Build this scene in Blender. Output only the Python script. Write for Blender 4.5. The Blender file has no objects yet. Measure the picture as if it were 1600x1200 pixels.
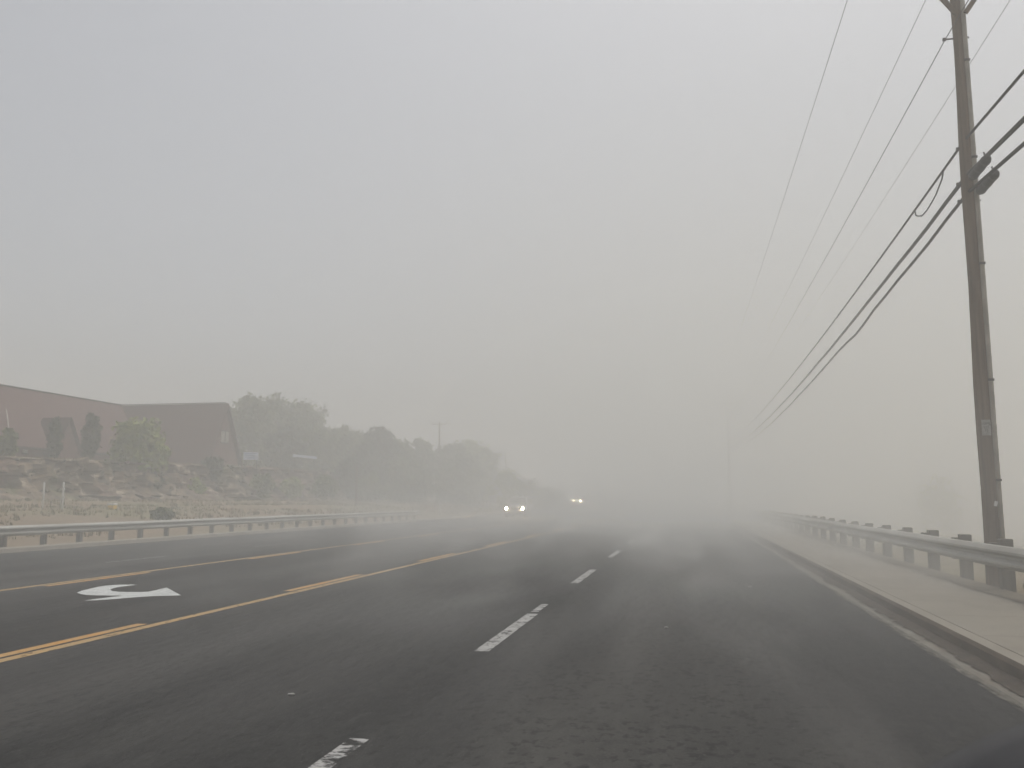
import bpy, bmesh, math, random
from mathutils import Vector, Matrix, noise
R = math.radians
random.seed(7)
sc = bpy.context.scene
col = sc.collection

# ------------------------------------------------------------------ camera
CAM_H = 1.40
FPX = 1400.0                      # focal length in pixels of a 1600 px wide frame
PITCH = math.atan(182 / FPX)      # horizon sits at row 782
YAW = math.atan(275 / math.hypot(FPX, 182))   # the road runs to column 1075
cam_d = bpy.data.cameras.new('camera')
cam = bpy.data.objects.new('camera', cam_d)
col.objects.link(cam)
cam.location = (0, 0, CAM_H)
cam.rotation_euler = (R(90) + PITCH, 0, YAW)
cam_d.sensor_width = 36
cam_d.lens = FPX / 1600 * 36
cam_d.clip_start = 0.05
cam_d.clip_end = 5000
cam_d.dof.use_dof = True
cam_d.dof.focus_distance = 18
cam_d.dof.aperture_fstop = 9.0
sc.camera = cam
CM = Matrix.Rotation(YAW, 3, 'Z') @ Matrix.Rotation(R(90) + PITCH, 3, 'X')

def ray(px, py):
    return (CM @ Vector((px - 800, 600 - py, -FPX))).normalized()

def G(px, py, z=0.0):
    """photo pixel -> point on the horizontal plane z"""
    d = ray(px, py); t = (z - CAM_H) / d.z
    return Vector((d.x * t, d.y * t, z))

def V(px, py, Y):
    """photo pixel -> point on the plane at distance Y up the road"""
    d = ray(px, py); t = Y / d.y
    return Vector((d.x * t, Y, CAM_H + d.z * t))

# ------------------------------------------------------------------ world, sun, exposure
SUN_EL, SUN_AZ = R(70), R(30)     # azimuth measured from +Y (up the road) towards +X (right)
w = bpy.data.worlds.new('World'); sc.world = w
w.use_nodes = True
nt = w.node_tree
bg = nt.nodes['Background']
sky = nt.nodes.new('ShaderNodeTexSky')
sky.sky_type = 'NISHITA'; sky.sun_disc = False
sky.sun_elevation = SUN_EL; sky.sun_rotation = SUN_AZ
sky.air_density = 1.0; sky.dust_density = 6.0; sky.ozone_density = 1.0
hs = nt.nodes.new('ShaderNodeHueSaturation'); hs.inputs['Saturation'].default_value = 0.30
nt.links.new(sky.outputs[0], hs.inputs['Color'])
nt.links.new(hs.outputs[0], bg.inputs['Color'])
bg.inputs['Strength'].default_value = 0.112
sl = bpy.data.lights.new('sun', 'SUN'); sl.energy = 0.8; sl.angle = R(25); sl.color = (1, .95, .87)
so = bpy.data.objects.new('sun', sl); col.objects.link(so)
sd = Vector((math.sin(SUN_AZ) * math.cos(SUN_EL), math.cos(SUN_AZ) * math.cos(SUN_EL), math.sin(SUN_EL)))
so.rotation_euler = sd.to_track_quat('Z', 'Y').to_euler(); so.location = (40, 20, 60)
sc.view_settings.view_transform = 'Standard'; sc.view_settings.look = 'None'
sc.view_settings.exposure = 0.26; sc.view_settings.gamma = 1.0
cy = sc.cycles
cy.volume_bounces = 4; cy.max_bounces = 8; cy.diffuse_bounces = 2; cy.transparent_max_bounces = 16
cy.use_denoising = True
cy.volume_step_rate = 1.0; cy.volume_max_steps = 256
cy.sample_clamp_indirect = 4

# ------------------------------------------------------------------ helpers
def tag(o, label=None, cat=None, group=None, kind=None):
    if label: o['label'] = label
    if cat: o['category'] = cat
    if group: o['group'] = group
    if kind: o['kind'] = kind
    return o

def link(name, bm, mat, parent=None, smooth=False):
    me = bpy.data.meshes.new(name)
    bm.normal_update(); bm.to_mesh(me); bm.free()
    for m in (mat if isinstance(mat, (list, tuple)) else [mat]): me.materials.append(m)
    if smooth:
        for p in me.polygons: p.use_smooth = True
    o = bpy.data.objects.new(name, me); col.objects.link(o)
    if parent: o.parent = parent
    return o

def empty(name, loc=(0, 0, 0), rz=0):
    o = bpy.data.objects.new(name, None); col.objects.link(o)
    o.location = loc; o.rotation_euler.z = rz; o.empty_display_size = .3
    return o

def copy_tree(o, parent=None):
    c = o.copy(); col.objects.link(c)
    if parent: c.parent = parent
    for ch in list(o.children): copy_tree(ch, c)
    return c

def box(bm, c, s, bev=0.0, rot=None, mi=0):
    b = bmesh.new()
    bmesh.ops.create_cube(b, size=1)
    bmesh.ops.scale(b, vec=s, verts=b.verts)
    if bev: bmesh.ops.bevel(b, geom=b.edges[:], offset=bev, segments=2, affect='EDGES', profile=.6)
    if rot is not None: bmesh.ops.rotate(b, cent=(0, 0, 0), matrix=rot, verts=b.verts)
    bmesh.ops.translate(b, vec=c, verts=b.verts)
    for f in b.faces: f.material_index = mi
    me = bpy.data.meshes.new('t'); b.to_mesh(me); b.free(); bm.from_mesh(me); bpy.data.meshes.remove(me)

def tube(bm, pts, rad, n=8, cap=True):
    pts = [Vector(p) for p in pts]
    rs = rad if isinstance(rad, (list, tuple)) else [rad] * len(pts)
    rings = []
    for i, p in enumerate(pts):
        d = (pts[min(i + 1, len(pts) - 1)] - pts[max(i - 1, 0)]).normalized()
        a = Vector((0, 0, 1)) if abs(d.z) < .9 else Vector((1, 0, 0))
        u = d.cross(a).normalized(); v = d.cross(u)
        rings.append([bm.verts.new(p + (u * math.cos(k * 2 * math.pi / n) + v * math.sin(k * 2 * math.pi / n)) * rs[i]) for k in range(n)])
    for a, b in zip(rings, rings[1:]):
        for k in range(n): bm.faces.new((a[k], a[(k + 1) % n], b[(k + 1) % n], b[k]))
    if cap:
        bm.faces.new(rings[0][::-1]); bm.faces.new(rings[-1])

def mat(name, color, rough=.85, var=.0, scale=4.0, bump=0.0, color2=None, metal=0.0, detail=6, stretch=(1, 1, 1), spec=.3, lo=.35, hi=.65):
    m = bpy.data.materials.new(name); m.use_nodes = True
    t = m.node_tree; b = t.nodes['Principled BSDF']
    b.inputs['Roughness'].default_value = rough; b.inputs['Metallic'].default_value = metal
    b.inputs['Specular IOR Level'].default_value = spec
    c1 = (*color, 1)
    c2 = (*(color2 if color2 else [max(0, min(1, c * (1 - var))) for c in color]), 1)
    tc = t.nodes.new('ShaderNodeTexCoord'); mp = t.nodes.new('ShaderNodeMapping')
    mp.inputs['Scale'].default_value = stretch
    t.links.new(tc.outputs['Object'], mp.inputs[0])
    n = t.nodes.new('ShaderNodeTexNoise'); n.inputs['Scale'].default_value = scale; n.inputs['Detail'].default_value = detail
    t.links.new(mp.outputs[0], n.inputs['Vector'])
    mr = t.nodes.new('ShaderNodeMapRange'); mr.inputs['From Min'].default_value = lo; mr.inputs['From Max'].default_value = hi
    t.links.new(n.outputs['Fac'], mr.inputs['Value'])
    mx = t.nodes.new('ShaderNodeMix'); mx.data_type = 'RGBA'
    mx.inputs['A'].default_value = c1; mx.inputs['B'].default_value = c2
    t.links.new(mr.outputs[0], mx.inputs['Factor'])
    t.links.new(mx.outputs['Result'], b.inputs['Base Color'])
    if bump:
        bp = t.nodes.new('ShaderNodeBump'); bp.inputs['Strength'].default_value = bump; bp.inputs['Distance'].default_value = .03
        n2 = t.nodes.new('ShaderNodeTexNoise'); n2.inputs['Scale'].default_value = scale * 6; n2.inputs['Detail'].default_value = 4
        t.links.new(mp.outputs[0], n2.inputs['Vector'])
        t.links.new(n2.outputs['Fac'], bp.inputs['Height']); t.links.new(bp.outputs[0], b.inputs['Normal'])
    m['mix'] = mx.name
    return m

def layer(m, color, scale, lo, hi, stretch=(1, 1, 1), amount=1.0, detail=5, seed=0.0):
    """lay another procedural patch colour over a material's base colour"""
    t = m.node_tree; b = t.nodes['Principled BSDF']
    src = b.inputs['Base Color'].links[0].from_socket
    tc = t.nodes.new('ShaderNodeTexCoord'); mp = t.nodes.new('ShaderNodeMapping')
    mp.inputs['Scale'].default_value = stretch; mp.inputs['Location'].default_value = (seed, seed * 1.7, seed * .3)
    t.links.new(tc.outputs['Object'], mp.inputs[0])
    n = t.nodes.new('ShaderNodeTexNoise'); n.inputs['Scale'].default_value = scale; n.inputs['Detail'].default_value = detail
    t.links.new(mp.outputs[0], n.inputs['Vector'])
    mr = t.nodes.new('ShaderNodeMapRange'); mr.inputs['From Min'].default_value = lo; mr.inputs['From Max'].default_value = hi
    mr.inputs['To Max'].default_value = amount
    t.links.new(n.outputs['Fac'], mr.inputs['Value'])
    mx = t.nodes.new('ShaderNodeMix'); mx.data_type = 'RGBA'
    t.links.new(mr.outputs[0], mx.inputs['Factor']); t.links.new(src, mx.inputs['A']); mx.inputs['B'].default_value = (*color, 1)
    t.links.new(mx.outputs['Result'], b.inputs['Base Color'])
    return m

def worn(m, scale, lo, hi, stretch=(1, 1, 1)):
    """paint worn through to whatever lies below"""
    t = m.node_tree; b = t.nodes['Principled BSDF']
    tc = t.nodes.new('ShaderNodeTexCoord'); mp = t.nodes.new('ShaderNodeMapping'); mp.inputs['Scale'].default_value = stretch
    t.links.new(tc.outputs['Object'], mp.inputs[0])
    n = t.nodes.new('ShaderNodeTexNoise'); n.inputs['Scale'].default_value = scale; n.inputs['Detail'].default_value = 8; n.inputs['Roughness'].default_value = .65
    t.links.new(mp.outputs[0], n.inputs['Vector'])
    mr = t.nodes.new('ShaderNodeMapRange'); mr.inputs['From Min'].default_value = lo; mr.inputs['From Max'].default_value = hi
    t.links.new(n.outputs['Fac'], mr.inputs['Value'])
    t.links.new(mr.outputs[0], b.inputs['Alpha'])
    return m

# ------------------------------------------------------------------ materials
M = {}
a = mat('asphalt', (.016, .016, .0165), .9, scale=1.2, color2=(.024, .0235, .023), bump=.5, stretch=(1, .35, 1), spec=.08)
layer(a, (.085, .082, .076), .55, .48, .72, (1, .13, 1), .65, seed=3)          # pale streaks along the lanes, painted to imitate hazy dust wisps in the air
layer(a, (.034, .033, .032), 9, .50, .66, (1, .6, 1), .7, 4, seed=13)
layer(a, (.010, .010, .010), 16, .54, .64, (1, .7, 1), .7, 3, seed=17)
layer(a, (.012, .012, .012), 45, .60, .70, (1, 1, 1), .6, 2)                   # dark stones
layer(a, (.10, .098, .093), 60, .64, .72, (1, 1, 1), .9, 2, seed=9)             # pale stones
layer(a, (.016, .016, .016), .25, .60, .64, (1, .5, 1), .35, seed=21)             # tar patches
def wheel_tracks(m):
    t = m.node_tree; b = t.nodes['Principled BSDF']; src = b.inputs['Base Color'].links[0].from_socket
    tc = t.nodes.new('ShaderNodeTexCoord'); sx = t.nodes.new('ShaderNodeSeparateXYZ'); t.links.new(tc.outputs['Object'], sx.inputs[0])
    tot = None
    for c, wd, am in [(-.55, .34, 1), (.98, .36, .9), (-4.7, .34, .55), (-3.15, .34, .6), (-12.2, .4, .4), (-16.2, .4, .4)]:
        d = t.nodes.new('ShaderNodeMath'); d.operation = 'SUBTRACT'; t.links.new(sx.outputs[0], d.inputs[0]); d.inputs[1].default_value = c
        ab = t.nodes.new('ShaderNodeMath'); ab.operation = 'ABSOLUTE'; t.links.new(d.outputs[0], ab.inputs[0])
        mr = t.nodes.new('ShaderNodeMapRange'); mr.interpolation_type = 'SMOOTHSTEP'
        for k, v in (('From Min', 0), ('From Max', wd * 1.7), ('To Min', am), ('To Max', 0)): mr.inputs[k].default_value = v
        t.links.new(ab.outputs[0], mr.inputs['Value'])
        if tot is None: tot = mr.outputs[0]
        else:
            ad = t.nodes.new('ShaderNodeMath'); ad.operation = 'ADD'; t.links.new(tot, ad.inputs[0]); t.links.new(mr.outputs[0], ad.inputs[1]); tot = ad.outputs[0]
    mp = t.nodes.new('ShaderNodeMapping'); mp.inputs['Scale'].default_value = (1.6, .22, 1); t.links.new(tc.outputs['Object'], mp.inputs[0])
    n = t.nodes.new('ShaderNodeTexNoise'); n.inputs['Scale'].default_value = 1.3; n.inputs['Detail'].default_value = 6; t.links.new(mp.outputs[0], n.inputs['Vector'])
    mr = t.nodes.new('ShaderNodeMapRange'); mr.inputs['From Min'].default_value = .38; mr.inputs['From Max'].default_value = .70; mr.inputs['To Max'].default_value = .6
    t.links.new(n.outputs['Fac'], mr.inputs['Value'])
    mu = t.nodes.new('ShaderNodeMath'); mu.operation = 'MULTIPLY'; mu.use_clamp = True; t.links.new(tot, mu.inputs[0]); t.links.new(mr.outputs[0], mu.inputs[1])
    mx = t.nodes.new('ShaderNodeMix'); mx.data_type = 'RGBA'; t.links.new(mu.outputs[0], mx.inputs['Factor']); t.links.new(src, mx.inputs['A']); mx.inputs['B'].default_value = (.075, .073, .069, 1)
    t.links.new(mx.outputs['Result'], b.inputs['Base Color'])
wheel_tracks(a)                                   # dust caught in the wheel tracks
M['asphalt'] = a
M['yellow'] = worn(mat('yellow paint', (.46, .22, .03), .7, scale=3, color2=(.36, .24, .10)), 14, .30, .42, (1, .5, 1))
M['yellow_pale'] = worn(mat('faded yellow paint', (.40, .25, .085), .7, scale=3, color2=(.33, .22, .10)), 14, .33, .45, (1, .5, 1))
M['white'] = worn(mat('white road paint', (.36, .36, .35), .7, scale=5, color2=(.27, .27, .26)), 9, .36, .50, (1.4, .6, 1))
M['white_worn'] = worn(mat('worn white road paint', (.38, .38, .37), .7, scale=5, color2=(.30, .30, .29)), 7, .44, .54, (1, 1.2, 1))
M['white_fresh'] = worn(mat('fresh white road paint', (.54, .56, .55), .7, scale=3, color2=(.44, .46, .45)), 16, .31, .41)
M['concrete'] = layer(mat('pavement concrete', (.25, .225, .185), .9, scale=.8, color2=(.21, .19, .155), bump=.2), (.15, .13, .10), 2.0, .60, .75, (1, .4, 1), .5)
M['gutter'] = layer(layer(mat('gutter concrete', (.175, .162, .135), .9, scale=2, color2=(.11, .10, .082), bump=.2), (.13, .105, .08), 1.6, .55, .63, (1, .3, 1), .6, seed=4), (.25, .24, .22), 3, .60, .7, (1, .3, 1), .6, seed=8)
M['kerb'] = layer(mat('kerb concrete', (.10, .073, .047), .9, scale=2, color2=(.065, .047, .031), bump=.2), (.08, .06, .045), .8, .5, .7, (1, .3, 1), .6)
M['silt'] = mat('gutter silt', (.034, .025, .017), .95, scale=5, color2=(.062, .046, .032), bump=.6)
g = mat('verge soil', (.19, .135, .082), .95, scale=.25, color2=(.155, .115, .070), bump=.4)
layer(g, (.13, .13, .055), .12, .50, .66, (1, .6, 1), .8, seed=5)
layer(g, (.26, .20, .12), 1.3, .55, .75, (1, 1, 1), .6, seed=2)
M['ground'] = g
r_ = mat('sandstone', (.20, .145, .090), .95, scale=.5, color2=(.085, .062, .042), bump=.8, detail=10)
layer(r_, (.155, .090, .074), .20, .50, .64, (1, 1, 1), .7, seed=6)
layer(r_, (.42, .36, .28), .9, .57, .66, (1, 1, 2.0), .9, seed=2)
layer(r_, (.045, .036, .030), .8, .56, .64, (1.6, 1.6, .45), .85, seed=11)
layer(r_, (.085, .090, .036), .45, .56, .66, (1, 1, .6), .8, seed=15)
M['rock'] = r_
M['grass_dry'] = mat('dry grass', (.24, .18, .09), .9, scale=.4, color2=(.15, .14, .06))
M['grass_green'] = mat('green grass', (.10, .13, .045), .9, scale=.6, color2=(.16, .15, .065))
M['galv'] = mat('galvanised steel', (.42, .415, .385), .6, scale=1.5, color2=(.30, .29, .26), metal=.15, stretch=(1, .3, 3))
M['post_steel'] = mat('weathered post', (.17, .155, .13), .85, scale=5, color2=(.12, .105, .085), stretch=(2, 2, .4))
M['wood'] = layer(mat('weathered pole wood', (.19, .136, .092), .9, scale=7, color2=(.11, .080, .056), bump=.4, stretch=(3, 3, .12)), (.19, .155, .12), 2, .58, .72, (3, 3, .2), .6)
M['conduit'] = mat('grey conduit', (.40, .37, .32), .7, scale=3, color2=(.24, .22, .185))
M['cable'] = mat('black cable', (.022, .022, .024), .7)
M['wire'] = mat('bare wire', (.12, .12, .12), .6)
M['black'] = mat('black plastic', (.018, .018, .019), .6, scale=8, color2=(.026, .025, .024))
M['steel_dark'] = mat('dark hardware', (.06, .058, .055), .6)
M['tag'] = mat('painted tag', (.36, .35, .33), .7, scale=30, color2=(.24, .235, .22))
M['ink'] = mat('tag lettering', (.03, .03, .03), .8)
M['white_obj'] = mat('white painted plastic', (.72, .72, .70), .6, scale=4, color2=(.6, .6, .58))
M['bluewhite'] = mat('white blue sign face', (.68, .72, .82), .6, scale=3, color2=(.55, .60, .72))
M['signblue'] = mat('sign lettering', (.22, .28, .42), .7)
M['yellow_obj'] = mat('yellow plastic', (.74, .52, .09), .6, scale=4, color2=(.66, .44, .08))
M['roof'] = mat('brown shingles', (.092, .040, .034), .9, scale=1.2, color2=(.070, .033, .029), bump=.4, stretch=(1, 1, 5))
M['brick'] = mat('red brown brick', (.15, .070, .058), .9, scale=2.0, color2=(.11, .054, .046), bump=.3)
M['fascia'] = mat('dark fascia', (.05, .042, .04), .8)
M['pale_door'] = mat('pale painted door', (.42, .42, .40), .6)
M['glass'] = mat('dark glass', (.03, .034, .038), .15, spec=.6)
M['leaf'] = mat('dusty olive leaves', (.125, .150, .028), .8, scale=.7, color2=(.066, .086, .018))
M['leaf_dark'] = mat('dark leaves', (.050, .064, .022), .8, scale=.8, color2=(.032, .043, .016))
M['leaf_light'] = mat('yellow green leaves', (.24, .27, .05), .8, scale=.8, color2=(.15, .19, .042))
M['bark'] = mat('grey brown bark', (.10, .08, .062), .95, scale=6, color2=(.065, .052, .042), bump=.4)
M['paint_silver'] = mat('silver car paint', (.42, .42, .42), .35, scale=1, color2=(.36, .36, .36), metal=.4, spec=.5)
M['paint_dark'] = mat('dark car paint', (.10, .10, .105), .35, scale=1, color2=(.08, .08, .082), metal=.2, spec=.5)
M['tyre'] = mat('tyre rubber', (.02, .02, .02), .9)
M['rim'] = mat('alloy rim', (.35, .35, .36), .4, metal=.7)
M['dash'] = mat('dark soft dashboard', (.020, .020, .023), .55, scale=60, color2=(.026, .026, .029), bump=.1)
def lamp_mat(name, c, s):
    m = bpy.data.materials.new(name); m.use_nodes = True
    b = m.node_tree.nodes['Principled BSDF']
    b.inputs['Base Color'].default_value = (.8, .8, .8, 1)
    b.inputs['Emission Color'].default_value = (*c, 1); b.inputs['Emission Strength'].default_value = s
    return m
M['headlamp'] = lamp_mat('lit headlamp', (1, .74, .42), 1500)

M['silt_pale'] = mat('dusty soil', (.11, .092, .068), .95, scale=5, color2=(.16, .135, .10), bump=.6)
# ------------------------------------------------------------------ road frame: gentle left bend and rise far ahead
def off(y):
    if y < 60: return 0.0
    if y < 250: return -.0006 * (y - 60) ** 2
    return -.0006 * 190 ** 2 - .228 * (y - 250)
def zr(y):
    if y < 80: return 0.0
    if y < 170: return .6 * ((y - 80) / 85) ** 2
    return .673 + .01495 * (y - 170)
def P(l, y, z=0.0): return Vector((l + off(y), y, zr(y) + z))
def sm(a, b, x):
    t = max(0, min(1, (x - a) / (b - a))); return t * t * (3 - 2 * t)
def lerp_tab(tab, x):
    if x <= tab[0][0]: return tab[0][1]
    for (x0, v0), (x1, v1) in zip(tab, tab[1:]):
        if x <= x1: return v0 + (v1 - v0) * (x - x0) / (x1 - x0)
    return tab[-1][1]
CLIFF_L = -42.0
TOP = [(-80, 4.0), (40, 4.2), (55, 4.3), (80, 4.75), (92, 5.0), (110, 5.0), (130, 4.9), (160, 4.9), (210, 4.2), (260, 3.4), (340, 2.5)]
def cliff_top(y): return lerp_tab(TOP, y) + .25 * noise.noise((y * .12, 3, 0))
def zt(l, y):
    """terrain height over the road datum"""
    if l > 2.53:
        if l < 4.15: return .03
        return .10 - .9 * sm(4.3, 22, l) + .12 * noise.noise((l * .1, y * .1, 0)) * sm(5, 14, l)
    if l > -18.25: return -.03
    z = .09 + .95 * sm(-18.6, -33, l) + .35 * sm(-33, -40, l)
    z += .10 * noise.noise((l * .3, y * .2, 5)) * sm(-18.8, -24, l)
    if l < CLIFF_L - .8:
        top = cliff_top(y) - zr(y)
        z = z + (top - z) * sm(CLIFF_L - .8, CLIFF_L - 2.2, l)
        z += .012 * max(0, CLIFF_L - 2.2 - l) * (1 - sm(-120, -200, l))
    return z

# ------------------------------------------------------------------ setting
def strip(name, cols, ys, m, zf=None, kind='structure', parent=None, smooth=False):
    """a long sheet following the road: cols = [(lateral, height)]"""
    bm = bmesh.new(); prev = None
    for y in ys:
        row = [bm.verts.new(P(l, y, z if zf is None else zf(l, y))) for l, z in cols]
        if prev:
            for i in range(len(row) - 1): bm.faces.new((prev[i], prev[i + 1], row[i + 1], row[i]))
        prev = row
    o = link(name, bm, m, parent, smooth)
    if kind: o['kind'] = kind
    return o

YS = [-90 + 3 * i for i in range(0, 44)] + [42 + 2 * i for i in range(60)] + [162 + 6 * i for i in range(40)] + [410, 440, 480, 520, 560]
ls = [-560, -420, -300, -220, -170, -140, -120, -105, -92, -82, -74, -67, -61, -56, -52] + [-49 + .9 * i for i in range(34)] + [-18.25, -18.2, -10, -4, 2.52, 2.56, 4.14, 4.16, 4.4, 5, 6, 7, 8, 9.5, 11, 13, 15, 18, 22, 27, 34, 44, 60, 90, 130, 190, 280, 400, 560]
ls = sorted(ls)
strip('ground', [(l, 0) for l in ls], YS, M['ground'], zt, smooth=True)
strip('road', [(-17.95, 0), (-14, .0), (-10, .0), (-6, .0), (-2, .0), (2.19, 0)], YS, M['asphalt'])
strip('gutter', [(2.19, .004), (2.50, -.006)], YS, M['gutter'])
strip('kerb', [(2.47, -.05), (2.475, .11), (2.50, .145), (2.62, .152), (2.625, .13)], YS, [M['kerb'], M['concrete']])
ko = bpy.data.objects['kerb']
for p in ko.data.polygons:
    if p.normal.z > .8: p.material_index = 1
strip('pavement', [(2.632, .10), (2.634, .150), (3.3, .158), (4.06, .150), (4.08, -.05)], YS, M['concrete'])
strip('kerb_across_road', [(-17.93, -.05), (-17.97, .11), (-18.0, .13), (-18.32, .135), (-18.36, -.05)], YS, M['concrete'])
bpy.data.objects['kerb_across_road'].name = 'far_kerb'
# ragged silt in the gutter
bm = bmesh.new(); prev = None
y = 2.0
while y < 70:
    wdt = .13 + .10 * noise.noise((y * .7, 0, 0)) + .09 * noise.noise((y * 2.9, 4, 0)) + .05 * noise.noise((y * 9, 2, 0))
    a_, b_ = bm.verts.new((2.462 - max(.02, wdt), y, .008)), bm.verts.new((2.474, y, .035))
    if prev: bm.faces.new((prev[0], prev[1], b_, a_))
    prev = (a_, b_); y += .08
tag(link('gutter_silt', bm, M['silt']), kind='structure')

bm = bmesh.new()
for k in range(40):
    y = 3.1 + 1.52 * k
    poly4 = [P(2.64, y, .1545), P(4.05, y + .01, .1545), P(4.05, y + .022, .1545), P(2.64, y + .012, .1545)]
    bm.faces.new([bm.verts.new((p.x, p.y, p.z + .004 + (.004 if abs(p.x - 3.3) < .8 else 0))) for p in poly4])
tag(link('pavement_joints', bm, M['kerb']), kind='structure')
bm = bmesh.new(); prev = None; y = 2.0
while y < 60:
    wdt = .13 + .12 * noise.noise((y * .6, 8, 0)) + .10 * noise.noise((y * 2.3, 3, 0)) + .05 * noise.noise((y * 8, 1, 0))
    r = (bm.verts.new((4.07 - max(.0, wdt), y, .1605)), bm.verts.new((4.30, y, .172)), bm.verts.new((4.75, y, .06)))
    if prev:
        for k in range(2): bm.faces.new((prev[k], prev[k + 1], r[k + 1], r[k]))
    prev = r; y += .09
tag(link('soil_edge', bm, M['silt_pale']), kind='structure')

fr = worn(mat('dusty road edge', (.13, .12, .10), .95, scale=3, color2=(.085, .078, .066)), 11, .36, .60, (1, .35, 1))
bm = bmesh.new(); prev = None; y = 2.0
while y < 60:
    wdt = .05 + .07 * noise.noise((y * .35, 12, 0)) + .02 * noise.noise((y * 2.1, 13, 0)) + .02 * noise.noise((y * 9, 14, 0))
    r = (bm.verts.new((2.19 - max(.005, wdt), y, .009)), bm.verts.new((2.23, y, .009)))
    if prev: bm.faces.new((prev[0], prev[1], r[1], r[0]))
    prev = r; y += .08
tag(link('edge_dust', bm, fr), kind='structure')

# painted lines ------------------------------------------------
def stripe(bm, l0, l1, y0, y1, z=.004, step=2.0):
    n = max(1, int((y1 - y0) / step)); prev = None
    for i in range(n + 1):
        yy = y0 + (y1 - y0) * i / n
        r = (bm.verts.new(P(l0, yy, z)), bm.verts.new(P(l1, yy, z)))
        if prev: bm.faces.new((prev[0], prev[1], r[1], r[0]))
        prev = r
bm = bmesh.new(); stripe(bm, -6.03, -5.90, -40, 200); stripe(bm, -10.66, -10.53, -40, 200)
tag(link('yellow_edge_lines', bm, M['yellow_pale']), kind='structure')
bm = bmesh.new()
for k in range(-6, 20):
    e = 9.5 + 7.0 * k
    stripe(bm, -6.22, -6.09, e - (3.2 if k else 6.5), e, .004)
    stripe(bm, -10.47, -10.34, e - 3.2, e - .3, .004)
tag(link('yellow_broken_lines', bm, M['yellow']), kind='structure')
bm = bmesh.new()
for k in range(0, 18):
    s = 8.4 + 7.1 * k
    stripe(bm, -2.00, -1.86, s, s + (3.05 if k else 2.85), .004, 1)
for k in range(-4, 18):
    s = 18.6 + 7.1 * k
    pass
tag(link('white_lane_lines', bm, M['white']), kind='structure')
bm = bmesh.new(); stripe(bm, -2.0, -1.88, 2.2, 5.25, .004, .5); stripe(bm, -1.99, -1.89, 11.45, 12.3, .004, .5)
for k in range(-4, 18):
    stripe(bm, -13.07, -12.97, 18.6 + 7.1 * k, 21.0 + 7.1 * k, .004, 1)
tag(link('worn_white_lane_lines', bm, M['white_worn']), kind='structure')
# turn arrow in the centre lane
ar = [(480, 184), (515, 170), (560, 160), (610, 148), (660, 140), (740, 134), (860, 134), (800, 141), (740, 149), (705, 157), (688, 166), (700, 173), (740, 178), (800, 180), (870, 180), (930, 178),
      (1042, 152), (1132, 201), (1000, 204), (930, 207), (860, 212), (780, 218), (690, 226), (610, 231), (525, 233), (600, 223), (690, 212), (775, 203), (690, 202), (600, 201), (540, 198), (505, 192)]
bm = bmesh.new(); vs = [bm.verts.new(G(x / 4, 880 + yy / 4, .004)) for x, yy in ar]
f = bm.faces.new(vs)
bmesh.ops.triangulate(bm, faces=[f])
for f in bm.faces:
    if f.normal.z < 0: f.normal_flip()
tag(link('turn_arrow_marking', bm, M['white_fresh']), kind='structure')

# rock face ----------------------------------------------------
bm = bmesh.new(); rows = []
NY, NZ = 620, 26
for i in range(NY + 1):
    y = 10 + 330 * (i / NY) ** 1.25
    top = cliff_top(y) - zr(y); bot = zt(CLIFF_L + 1.5, y) - .25
    row = []
    for j in range(NZ + 1):
        t = j / NZ
        z = bot + (top - bot) * min(1, t * 1.0)
        # stepped beds leaning back, broken by joints
        bed = math.floor((z + .8 * noise.noise((y * .09, 0, 0))) * 1.1 + noise.noise((y * .4, 2, 2))) / 1.1
        bn = noise.noise((y * .10, bed * 3.1, 7)); jn = .6 * noise.cell((y * .55 + bed * .7, bed * 5, 1)) + .4 * noise.cell((y * 1.3 + bed, bed * 3, 6))
        d = 1.2 * (1 - t) ** 1.4 + .7 * bn + 1.0 * (jn - .3) + .6 * noise.noise((y * .5, z * .8, 2)) + .3 * noise.noise((y * 2.2, z * 3, 4))
        gul = noise.noise((y * .05, 1.3, 0))
        d += 1.4 * gul * (1 - .4 * t)
        talus = max(0, (.34 + .25 * noise.noise((y * .08, 9, 0)) - t)) * 4.2
        l = CLIFF_L - .6 + d + talus
        if j == NZ: l = CLIFF_L - 2.6
        if j == NZ - 1: l = CLIFF_L - .6 + .6 * bn + .4 * (jn - .3)
        zz = z + .12 * noise.noise((y * .9, z, 8))
        if j == 0: zz = bot
        row.append(bm.verts.new(P(l, y, zz)))
    rows.append(row)
for a_, b_ in zip(rows, rows[1:]):
    for j in range(NZ): bm.faces.new((a_[j], a_[j + 1], b_[j + 1], b_[j]))
rnd = random.Random(3)
for _ in range(620):                                   # blocks broken out of the beds and lying on the talus
    i = int(NY * rnd.random() ** 1.2 * .75); j = rnd.choice([4, 6, 8, 10, 12, 14, 16, 18, 20, 22, 23, 24, 24, 25])
    c = rows[i][j].co.copy(); sz = rnd.uniform(.12, .5) * (1.0 if j > 8 else .8)
    b = bmesh.new(); bmesh.ops.create_cube(b, size=1)
    bmesh.ops.bevel(b, geom=b.edges[:], offset=.16, segments=1, affect='EDGES')
    for q in b.verts: q.co *= 1 + .35 * noise.noise(q.co * 1.9 + Vector((i, j, 0)))
    bmesh.ops.scale(b, vec=(sz * rnd.uniform(.7, 1.2), sz * rnd.uniform(.9, 2.0), sz * rnd.uniform(.5, 1.0)), verts=b.verts)
    bmesh.ops.rotate(b, cent=(0, 0, 0), matrix=Matrix.Rotation(rnd.uniform(-.35, .35), 3, 'X') @ Matrix.Rotation(rnd.uniform(-.6, .6), 3, 'Z'), verts=b.verts)
    bmesh.ops.translate(b, vec=c, verts=b.verts)
    me = bpy.data.meshes.new('t'); b.to_mesh(me); b.free(); bm.from_mesh(me); bpy.data.meshes.remove(me)
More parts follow.
